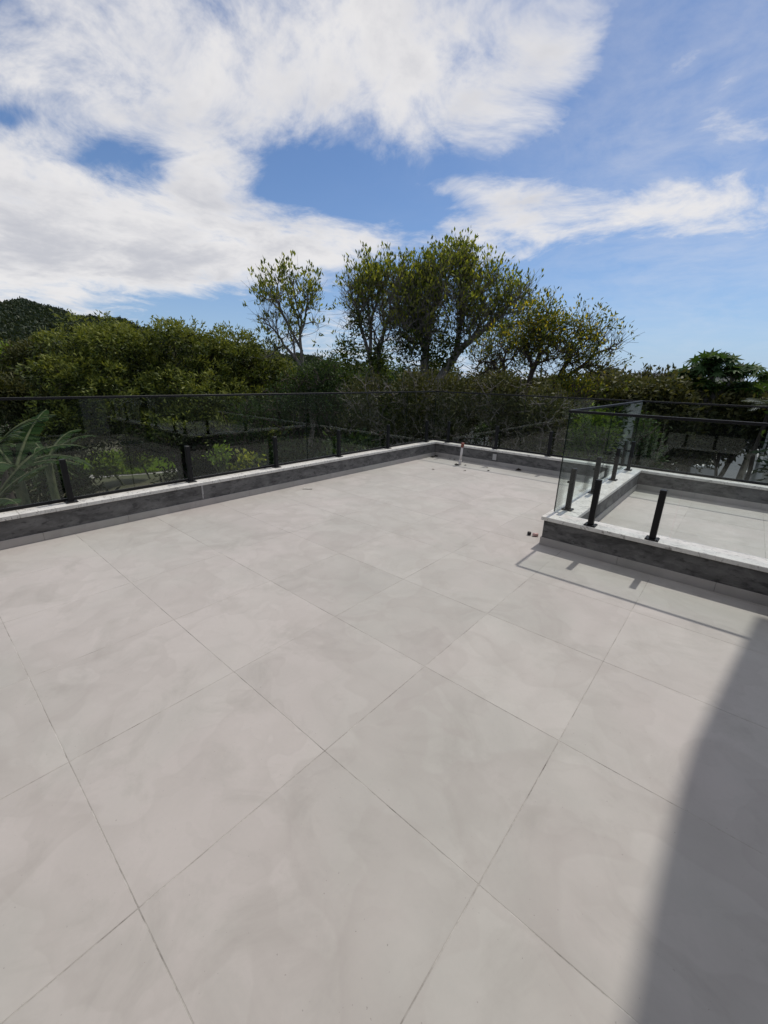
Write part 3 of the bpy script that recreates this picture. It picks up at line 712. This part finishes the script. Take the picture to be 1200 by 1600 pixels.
# layered tree with big star shaped leaves (each leaf its own piece)
def star_leaf(R, lobes=8):
    bm = bmesh.new(); c = bm.verts.new((0, 0, 0)); ring = []
    for k in range(lobes*2):
        a = 2*math.pi*k/(lobes*2); r = R*(1 if k % 2 == 0 else .38); ring.append(bm.verts.new((r*math.cos(a), r*math.sin(a), -.22*r*r/R)))
    for k in range(lobes*2): bm.faces.new((c, ring[k], ring[(k+1) % (lobes*2)]))
    me = bm_mesh('leaf', bm); a = me.attributes.new('v', 'FLOAT', 'FACE'); a.data.foreach_set('value', np.full(len(me.polygons), .5, np.float32)); return me
def layered_tree(label, D, lobes, base_px, fork, n_tips, seed, R=.42, per=3):
    rg = np.random.default_rng(seed); E = px_ell(lobes, D); T, O = sample(E, n_tips, rg, .1, .9, .4)
    base = ground_at(base_px, D); fk = at(fork[0], fork[1], D)
    root = tree('layered_tree', label, base, trunk_segs(base, fk, .16, .12, rg)+grow(fk, T, .022, rg, .42, .5, .08, .05), None, None, 'bark_pale', 'layered trees at the right', 'tree', .05)
    meshes = []
    for q, v in enumerate((.15, .45, .8)):
        me = star_leaf(R*(.8+.2*q)); me.attributes['v'].data.foreach_set('value', np.full(len(me.polygons), v, np.float32)); me.materials.append(MT['star']); meshes.append(me)
    for t in T:
        for _ in range(per):
            p = t + np.array([*rg.normal(0, .22, 2), rg.normal(.03, .05)]) - base
            o = link('leaf', meshes[int(rg.integers(3))], None, root, p); o.rotation_euler = (rg.normal(0, .5), rg.normal(0, .5), rg.uniform(0, 6))
layered_tree('layered tree with big dark green star leaves and pale trunk at right', 24, [(1122, 563, 30, 7, 0), (1085, 584, 20, 6, 0), (1102, 574, 16, 5, 0), (1160, 580, 22, 7, 0), (1132, 584, 22, 6, 0), (1092, 603, 36, 6, 0), (1155, 604, 32, 7, 0)], 1102, (1108, 632), 92, 71, .36, 4)
layered_tree('cut off layered tree at the right edge beside the bigger one', 27, [(1195, 588, 14, 4, 0), (1205, 602, 20, 5, 0)], 1200, (1200, 625), 18, 72, .30)

# ------------------------------------------------------------------ palms and bananas (each frond or leaf a piece of its own)
def frond(L, n, wid, droop, rg, torn=False):
    """arching rib with leaflets on both sides, along +x"""
    t = np.linspace(0, 1, n); x = L*(t-.12*droop*t*t*t); z = L*(.38*t-droop*.62*t*t); C = np.stack([x, 0*t, z], 1); V, Q, v = [], [], []
    for sgn in (-1, 1):
        for i in range(1, n):
            tg = C[i]-C[i-1]; tg = tg/np.linalg.norm(tg); l = wid*math.sin(math.pi*min(1, t[i]*.86+.14))**.7*rg.uniform(.85, 1.1)
            d = np.array([0, sgn, 0])*.85+tg*.6+np.array([0, 0, -.25-rg.random()*.15]); d /= np.linalg.norm(d)
            w = L/n*.62; b = C[i]; V += [b-tg*w*.5, b+d*l*.5+tg*w*.6, b+d*l, b+d*l*.5-tg*w*.5]; k = len(V); Q.append((k-4, k-3, k-2, k-1)); v.append(rg.random())
    return C, np.array(V), np.array(Q), v
def palm(label, base, h, nf, L, wid, lm, seed, trunk_r=.13, n=16, droop=(.5, 1.0), group=None):
    rg = np.random.default_rng(seed); root = empty('palm', base); tag(root, label, 'palm', group)
    V, Q = tubes(trunk_segs((0, 0, 0), (.1, .05, h), trunk_r*1.2, trunk_r, rg, 7, .04), 9); link('trunk', raw_mesh('trunk', V, Q, smooth=True), 'bark', root)
    for k in range(nf):
        C, V, Q, v = frond(L*rg.uniform(.85, 1.1), n, wid, rg.uniform(*droop), rg)
        o = link('frond', raw_mesh('frond', V, Q, v), lm, root, (.1, .05, h)); o.rotation_euler = (rg.normal(0, .15), rg.uniform(-.75, .25), 2*math.pi*(k+rg.random()*.6)/nf)
        V, Q = tubes([(*C[i], *C[i+1], .02*(1-i/len(C))+.004, .02*(1-(i+1)/len(C))+.004) for i in range(len(C)-1)], 4); link('rib', raw_mesh('rib', V, Q), 'green_stem', o)
def banana_leaf(L, W, droop, rg):
    """long blade on an arched midrib, torn into strips along its veins"""
    n = 30; t = np.linspace(0, 1, n+1); x = L*(t*.98-.25*droop*t*t*t); z = L*(.5*t-droop*t*t); C = np.stack([x, 0*t, z], 1); V, Q, v = [], [], []
    for sgn in (-1, 1):
        i = 3
        while i < n:
            m = min(n, i+int(rg.integers(1, 4))); gapx = .012*L if rg.random() < .7 else 0; drop = rg.uniform(.15, .7)
            for j in range(i, m):
                def edge(jj, sh):
                    w = W*math.sin(math.pi*min(1, max(.04, (t[jj]-.08)/.92)))**.6
                    return C[jj] + np.array([.25*w*.5+sh, sgn*w*.88, -w*drop*.55])
                a, b_ = C[j], C[j+1]; c = edge(j+1, -gapx if j+1 == m else 0); d = edge(j, gapx if j == i else 0)
                V += [a, b_, c, d]; k = len(V); Q.append((k-4, k-3, k-2, k-1)); v.append(rg.uniform(.1, .9))
            i = m
    return C, np.array(V), np.array(Q), v
def banana(label, base, h, leaves_spec, seed):
    rg = np.random.default_rng(seed); root = empty('banana_plant', base); tag(root, label, 'banana plant', 'banana plants behind the left railing')
    V, Q = tubes(trunk_segs((0, 0, 0), (0, 0, h), .12, .08, rg, 6, .02), 9); link('stem', raw_mesh('stem', V, Q, smooth=True), 'green_stem', root)
    for (az, L, W, pitch, droop) in leaves_spec:
        C, V, Q, v = banana_leaf(L, W, droop, rg)
        o = link('leaf', raw_mesh('leaf', V, Q, v), 'banana', root, (0, 0, h-.1)); o.rotation_euler = (0, -pitch, math.radians(az))
        V, Q = tubes([(*C[i], *C[i+1], .026*(1-i/len(C))+.005, .026*(1-(i+1)/len(C))+.005) for i in range(len(C)-1)], 5); link('midrib', raw_mesh('midrib', V, Q), 'green_stem', o)
RZ = math.degrees(math.atan2(CR[1], CR[0]))                     # bearing that runs across the picture from left to right
b0 = at(22, 728, 9.5); banana('banana plant with long torn arching leaves behind the left end of the railing', (b0[0], b0[1], GZ), b0[2]-GZ,
    [(RZ+8, 1.5, .13, .20, .62), (RZ-10, 1.5, .13, -.02, .35), (RZ+40, 1.35, .13, .4, .6), (RZ+150, 1.6, .22, .3, .5), (RZ+200, 1.6, .2, .3, .5), (RZ-60, 1.7, .2, .1, .5), (RZ-130, 1.6, .2, .2, .5), (RZ+95, 1.6, .2, .5, .3)], 81)
b1 = at(-22, 795, 8.2); banana('lower banana plant with drooping leaves at the bottom left corner of the railing', (b1[0], b1[1], GZ), b1[2]-GZ,
    [(RZ+12, 1.3, .18, .50, .35), (RZ+45, 1.4, .18, .6, .3), (RZ-30, 1.4, .18, .2, .4), (RZ+120, 1.4, .18, .5, .4), (RZ-90, 1.4, .18, .3, .4), (RZ+200, 1.4, .18, .4, .4)], 82)
b2 = at(70, 700, 13); banana('far banana plant with upright leaves below the broad dark tree', (b2[0], b2[1], GZ), b2[2]-GZ-.2,
    [(RZ+20, 1.5, .17, .45, .5), (RZ+150, 1.5, .17, .4, .55), (RZ-60, 1.5, .17, .3, .5), (RZ+80, 1.5, .17, .5, .5), (RZ-130, 1.5, .17, .4, .5)], 83)
p0 = at(-12, 700, 10.5); palm('feathery palm at the left edge behind the railing', (p0[0], p0[1], GZ), p0[2]-GZ, 9, 1.25, .24, 'deep', 84, .08, 24)
p1 = at(1199, 632, 22); palm('silvery palm at the right edge above the road', (p1[0], p1[1], GZ), p1[2]-GZ, 13, 1.1, .32, 'silver', 85, .07, 18, (.3, .8))

# bushes seen low through the left railing
for i, (px, py, D, rx, ry, lm, lab) in enumerate([(212, 712, 30, 24, 16, 'lime', 'sunlit lime green bush beside the pale path'), (165, 725, 29, 22, 14, 'lime', 'small sunlit bush left of the pale path'), (345, 712, 11, 13, 13, 'lime', 'light green climbing shrub with big leaves near the second post'),
        (385, 722, 10.5, 20, 18, 'fresh', 'leafy shrub with pale stems between two posts of the long railing'), (95, 745, 20, 30, 14, 'deep', 'dark low bush left of the pale path'), (340, 735, 22, 50, 18, 'deep', 'dark low bush behind the second post'),
        (455, 720, 16, 45, 26, 'deep', 'dark low bush behind the third post'), (560, 705, 14, 50, 20, 'deep', 'dark low bush behind the fourth post')]):
    rg = np.random.default_rng(400+i); near = D < 13; E = px_ell([(px, py, rx, ry, 0), (px-rx*.5, py+ry*.5, rx*.7, ry*.7, 0), (px+rx*.5, py+ry*.4, rx*.7, ry*.7, 0)], D)
    P, O = sample(E, 34 if near else 420, rg, .2, .9, .5); LV = clustered(P, O, 5 if near else 9, .08 if near else .15, .12 if near else .2, .07 if near else .09, rg, (.5, .2, .6))
    base = ground_at(px, D); fork = base + (E[0][0]-base)*.6; T, _ = sample(E, 40, rg, .2, .9)
    tree('low_bush', lab, base, trunk_segs(base, fork, .06, .045, rg)+grow(fork, T, .010, rg), LV, lm, 'green_stem', 'low bushes behind the left railing', 'bush', .04, 4)

# ground cover under the trees: a knee to waist high tangle nobody could count
rg = np.random.default_rng(90); n = 8200; az = np.radians(rg.uniform(-3, 92, n)); r = 10.5+36*rg.random(n)**1.25
keep = ~((np.abs(-np.sin(az)*r) < 1.9) & (np.cos(az)*r > 22)); az, r = az[keep], r[keep]; n = len(r)
keep2 = ~((np.degrees(az) > 69.5) & (np.degrees(az) < 76.5) & (r > 20)) & (np.hypot(-np.sin(az)*r-at(215, 712, 36)[0], np.cos(az)*r-at(215, 712, 36)[1]) > 6); az, r = az[keep2], r[keep2]; n = len(r)
P = np.stack([-np.sin(az)*r, np.cos(az)*r, GZ+.15+rg.random(n)*(.3+.5*(np.sin(az*23)*np.cos(r*.9)+1)/2)], 1)
LV = clustered(P, unit(rg.normal(0, 1, (n, 3))), 9, .30, .34, .13, rg, (.4, .5, .6), rg.uniform(-.45, .05, n))
tag(link('ground_cover', raw_mesh('ground_cover', LV[0], LV[1], LV[2]), 'cover'), 'dark tangled ground cover under the trees behind the railings', 'undergrowth', kind='stuff')

# grass of the lawn on the slope by the path: nobody could count it
rg = np.random.default_rng(91); n = 26000; c = at(215, 712, 36)
r = rg.uniform(0, 1, n)**.5*4.2; a = rg.uniform(0, 6.283, n); P = np.stack([c[0]+r*np.cos(a), c[1]+r*np.sin(a), np.full(n, GZ)], 1)
V, Q, v = leaves(P, np.stack([rg.normal(0, .35, n), rg.normal(0, .35, n), np.ones(n)], 1), .32, .06, rg)
tag(link('lawn', raw_mesh('lawn', V, Q, v), 'lawn'), 'bright green sunlit lawn beside the pale path', 'grass', kind='stuff')

# ------------------------------------------------------------------ hill with forest
def hill_z(az, r):
    el = 6.1*math.exp(-.5*((az-92)/26)**2) + .22*math.sin(az*.9) + .12*math.sin(az*2.3+1)
    top = 420*math.tan(math.radians(max(el, .3)))+6.6
    t = min(1, max(0, (r-150)/270)); s_ = t*t*(3-2*t)
    if r > 420: s_ = max(0, 1-((r-420)/420)**2*.8)
    return GZ-.5 + top*s_
AZ = np.arange(36, 152, 2.0); RR = np.linspace(150, 840, 28); V = []
for az in AZ:
    for r in RR: V.append((-math.sin(math.radians(az))*r, math.cos(math.radians(az))*r, hill_z(az, r)))
nR = len(RR); Q = [(i*nR+j, i*nR+j+1, (i+1)*nR+j+1, (i+1)*nR+j) for i in range(len(AZ)-1) for j in range(nR-1)]
hill = tag_struct(link('hill', raw_mesh('hill', np.array(V), np.array(Q), smooth=True), 'ground'))
rg = np.random.default_rng(92); Pc, Oc = [], []
for _ in range(7600):
    az = rg.uniform(50, 100) if rg.random() < .8 else rg.uniform(38, 140); r = rg.uniform(170, 445); z = hill_z(az, r); R = rg.uniform(1.6, 3.4)
    c = np.array([-math.sin(math.radians(az))*r, math.cos(math.radians(az))*r, z+R*.6]); d = unit(rg.normal(0, 1, (32, 3))); d[:, 2] = np.abs(d[:, 2])*1.0-.15
    Pc.append(c+d*np.array([R, R, R*.85])*rg.uniform(.7, 1.05, (32, 1))); Oc.append(d)
Pc = np.concatenate(Pc); Oc = np.concatenate(Oc); tone = np.repeat(rg.uniform(.05, .30, 7600), 32)
V, Q, v = leaves(Pc, Oc*.5+rg.normal(0, .6, Pc.shape), 1.5, 1.1, rg, bias=tone)
tag(link('forest', raw_mesh('forest', V, Q, v), 'forest'), 'dense dark forest covering the hill at the far left', 'forest', kind='stuff')
# sunlit yellow-green patch of trees at the hill's foot
clump_tree('sunlit_tree', 'bright yellow-green tree at the foot of the hill at the left edge', 60, [(8, 562, 18, 12, 0), (0, 575, 16, 14, 0)], 'lime', 390, 420, 8, .45, .2, spread=.3)

# ------------------------------------------------------------------ neighbours' buildings and walls
def plain_house(label, cx, cy, w, d, h, z0, rot, wins, roof='flat', wall='white_render', name='neighbour_house'):
    root = empty(name, (cx, cy, z0), rot); tag(root, label, 'house')
    link('wall', box_mesh('wall', (-w/2, -d/2, 0), (w/2, d/2, h)), wall, root)
    if roof == 'flat': link('roof', box_mesh('roof', (-w/2-.25, -d/2-.25, h+.001), (w/2+.25, d/2+.25, h+.22), .01), 'grey_concrete', root)
    else:
        bm = bmesh.new(); o = .4; v = [bm.verts.new(c) for c in ((-w/2-o, -d/2-o, h+.001), (w/2+o, -d/2-o, h+.001), (w/2+o, d/2+o, h+.001), (-w/2-o, d/2+o, h+.001), (-w/4, 0, h+w*.18), (w/4, 0, h+w*.18))]
        for f in ((0, 1, 5, 4), (1, 2, 5), (2, 3, 4, 5), (3, 0, 4), (3, 2, 1, 0)): bm.faces.new([v[i] for i in f])
        link('roof', bm_mesh('roof', bm), 'roof_tile', root)
    for (side, u, z, ww, hh) in wins:
        f, s_ = (('y', -1) if side == 'front' else ('x', -1))
        def B(p0, p1, q, z0_, z1_): return ((p0, -d/2-q, z0_), (p1, -d/2+.001, z1_)) if f == 'y' else ((-w/2-q, p0, z0_), (-w/2+.001, p1, z1_))
        a, b = B(u-ww/2, u+ww/2, .03, z, z+hh); wo = link('window', box_mesh('window', a, b), 'white_render', root)
        a, b = B(u-ww/2+.08, u+ww/2-.08, .036, z+.08, z+hh-.08); link('pane', box_mesh('pane', a, b), 'dark_glass', wo)
        a, b = B(u-ww/2-.1, u+ww/2+.1, .09, z-.10, z-.003); link('sill', box_mesh('sill', a, b), 'white_render', wo)
    return root
plain_house('pale two storey house with dark windows beside the road, cut off by the right edge', 1.95, 21.5, 2.4, 8.0, 7.4, GZ, 0,
    [('front', -.5, 1.0, .7, 1.2), ('front', -.55, 5.0, .6, .8), ('side', -2.0, 4.2, 1.3, 1.3), ('side', 1.5, 4.2, 1.3, 1.3), ('side', 0, .9, 2.2, 1.5)])
for (px, py, D, w, h, lab) in [(1025, 598, 130, 12, 5.5, 'small white building far off above the olive trees, left of the layered tree'), (1090, 606, 110, 13, 5, 'cream far building showing through under the layered tree'), (1062, 596, 190, 12, 6, 'faint white building on the horizon between the far trees')]:
    p = at(px, py, D); plain_house(lab, p[0], p[1], w, 8, p[2]+1-GZ+1.0, GZ, 0.2, [('front', x, p[2]-GZ-1.6, 1.2, 1.3) for x in (-4, -1.5, 1.5, 4)], wall='cream_render' if D == 110 else 'white_render', name='far_house')
p = at(752, 684, 19)
gw = empty('garden_wall', (p[0], p[1], GZ), YAW); tag(gw, 'bright white garden wall behind the far corner, leaves hanging over it', 'wall')
link('wall', box_mesh('wall', (-.75, -.12, 0), (.75, .12, p[2]-GZ+.35), .01), 'white_render', gw); link('coping', box_mesh('coping', (-.8, -.16, p[2]-GZ+.352), (.8, .16, p[2]-GZ+.42), .01), 'grey_concrete', gw)
p = at(1085, 729, 33); lw_ = empty('low_wall', (p[0], p[1], GZ), YAW); tag(lw_, 'low pale wall beside the road, seen over the small terrace', 'wall')
link('wall', box_mesh('wall', (-1.5, -.12, 0), (1.4, .12, p[2]-GZ), .01), 'grey_concrete', lw_); link('coping', box_mesh('coping', (-1.55, -.18, p[2]-GZ+.001), (1.45, .18, p[2]-GZ+.12), .01), 'white_render', lw_)
p = at(1190, 742, 34); lw_ = empty('low_wall', (p[0], p[1], GZ), .05); tag(lw_, 'low dark wall with pale coping on the right side of the road', 'wall')
link('wall', box_mesh('wall', (-.9, -.12, 0), (2.5, .12, p[2]-GZ), .01), 'grey_concrete', lw_); link('coping', box_mesh('coping', (-.95, -.18, p[2]-GZ+.001), (2.55, .18, p[2]-GZ+.12), .01), 'white_render', lw_)
p = at(1116, 722, 34); gp = empty('gate_post', (p[0], p[1], GZ)); tag(gp, 'ochre square gate post left of the road', 'post')
link('shaft', box_mesh('shaft', (-.2, -.2, 0), (.2, .2, p[2]-GZ+.9), .02), 'cream_render', gp); link('cap_stone', box_mesh('cap_stone', (-.26, -.26, p[2]-GZ+.901), (.26, .26, p[2]-GZ+1.0), .02), 'grey_concrete', gp)
# small clipped tree by the road: dark round head on a pale stem
rg = np.random.default_rng(95); D = 24; E = px_ell([(1085, 697, 15, 13, 0)], D); P, O = sample(E, 420, rg, .6, 1.0); base = ground_at(1079, D); fork = at(1080, 722, D)
tree('clipped_tree', 'small tree with a nearly black round head on a thin pale stem', base, trunk_segs(base, fork, .06, .045, rg)+grow(fork, sample(E, 24, rg, .2, .8)[0], .012, rg), clustered(P, O, 9, .08, .14, .06, rg, (.7, 0, .5), np.full(len(P), -.5)), 'deep', 'bark_pale', trunk_r=.04)
# bush hanging over the white garden wall
rg = np.random.default_rng(96); D = 18.2; E = px_ell([(758, 672, 22, 8, 0), (742, 690, 6, 8, 0), (768, 690, 8, 8, 0)], D); P, O = sample(E, 120, rg, .2, .8); base = ground_at(765, D)
tree('hanging_bush', 'dark leafy sprays hanging in front of the white garden wall', base, trunk_segs(base, E[0][0], .05, .03, rg)+grow(E[0][0], sample(E, 24, rg, .2, .8)[0], .01, rg), clustered(P, O, 7, .10, .15, .06, rg, (.4, -.4, .5)), 'deep', cat='bush', trunk_r=.03)

# ------------------------------------------------------------------ small things on the terrace
pp = empty('water_pipe', (-4.14, 7.14, 0)); tag(pp, 'upright white plastic pipe with a red-brown end standing near the far corner', 'pipe'); pp.rotation_euler = (math.radians(-2), math.radians(3.0), 0)
lathe('tube', [(.021, 0.001), (.021, .36)], 14, 'pvc', pp); lathe('socket', [(.030, .002), (.031, .015), (.030, .085), (.026, .092)], 14, 'pvc', pp)
lathe('coupling', [(.025, .345), (.030, .352), (.030, .41), (.033, .413), (.033, .43), (.024, .436)], 14, 'cap', pp)
cp = empty('cover_plate', (-3.62, YB-.012, .17)); tag(cp, 'blank pale cover plate low on the far parapet right of the pipe', 'cover plate')
link('plate', box_mesh('plate', (-.04, -.004, -.06), (.04, .011, .06), .003), 'plate', cp)
for zz in (-.04, .04): link('screw', lathe('screw', [(.005, 0), (.005, .003)], 8, 'plate').data, None, cp, (0, -.0045, zz)).rotation_euler = (math.pi/2, 0, 0)
for o in [o for o in bpy.data.objects if o.name.startswith('screw') and o.parent is None]: bpy.data.objects.remove(o)
# crumpled paper scrap
bm = bmesh.new(); rr = random.Random(4); g_ = [[bm.verts.new(((i-2)*.035+rr.uniform(-.006, .006), (j-1)*.028+rr.uniform(-.006, .006), .004+rr.uniform(0, .012))) for j in range(3)] for i in range(5)]
for i in range(4):
    for j in range(2): bm.faces.new((g_[i][j], g_[i+1][j], g_[i+1][j+1], g_[i][j+1]))
bmesh.ops.solidify(bm, geom=bm.faces[:], thickness=.001)
o = link('paper_scrap', bm_mesh('paper_scrap', bm), 'paper', None, (-4.767, 3.80, .002)); o.rotation_euler = (0, 0, .7); tag(o, 'small white scrap of paper on the tiles near the left parapet', 'paper')
# stub of pipe by the near corner of the dividing parapet
st = empty('pipe_stub', (-1.52, 4.28, 0), .6); tag(st, 'small pinkish pipe stub with a dark cap beside the parapet corner', 'pipe')
sb = lathe('stub', [(.018, 0), (.018, .055)], 12, 'pinkish', st, (.02, 0, .0195)); sb.rotation_euler = (0, math.pi/2, 0)
kb = lathe('dark_cap', [(.019, 0), (.021, .004), (.021, .03), (.016, .034)], 12, 'rubber', st, (-.012, .03, .003))
# dead leaves and crumbs of dirt by the far corner
spots = [((676, 715), .10, 'dead_leaf', 'dark dead leaf on the floor in the far corner, left one of two'), ((684, 713), .11, 'dead_leaf', 'dark dead leaf on the floor in the far corner, right one of two'), ((703, 717.5), .05, 'dead_leaf', 'small dark leaf between the corner and the pipe'), ((712, 718), .05, 'dead_leaf', 'small dark leaf just left of the pipe'),
         ((714, 727), .12, 'dead_leaf', 'clump of dark dead leaf at the foot of the pipe, left side'), ((727, 727.5), .06, 'dead_leaf', 'dark leaf at the foot of the pipe, right side'), ((726, 736), .05, 'dead_leaf', 'dark crumb of leaf in front of the pipe'), ((677, 734), .06, 'pale_leaf', 'pale brown leaf lying alone left of the pipe'),
         ((763, 736), .06, 'dead_leaf', 'dark leaf on the floor below the cover plate'), ((761, 731), .05, 'pale_leaf', 'pale leaf on the floor just behind the dark one below the cover plate'), ((816, 733), .13, 'dead_leaf', 'largest dark dead leaf by the skirting right of the cover plate')]
for i, (p, sz, m, lab) in enumerate(spots):
    rr = random.Random(50+i); d = ray(*p); t = -EYE[2]/d[2]; q = EYE+d*t; bm = bmesh.new(); n = 9
    c = bm.verts.new((0, 0, .006)); ring = [bm.verts.new((sz*.5*math.cos(6.283*k/n)*rr.uniform(.8, 1.1), sz*.3*math.sin(6.283*k/n)*rr.uniform(.7, 1.2), rr.uniform(.002, .03*sz/.1))) for k in range(n)]
    for k in range(n): bm.faces.new((c, ring[k], ring[(k+1) % n]))
    bmesh.ops.solidify(bm, geom=bm.faces[:], thickness=.0012)
    o = link('dead_leaf', bm_mesh('dead_leaf', bm), m, None, (q[0], min(q[1], YB-.09), .002)); o.rotation_euler = (0, 0, rr.uniform(-.6, .6)+YAW); tag(o, lab, 'leaf', 'dead leaves on the far tiles')
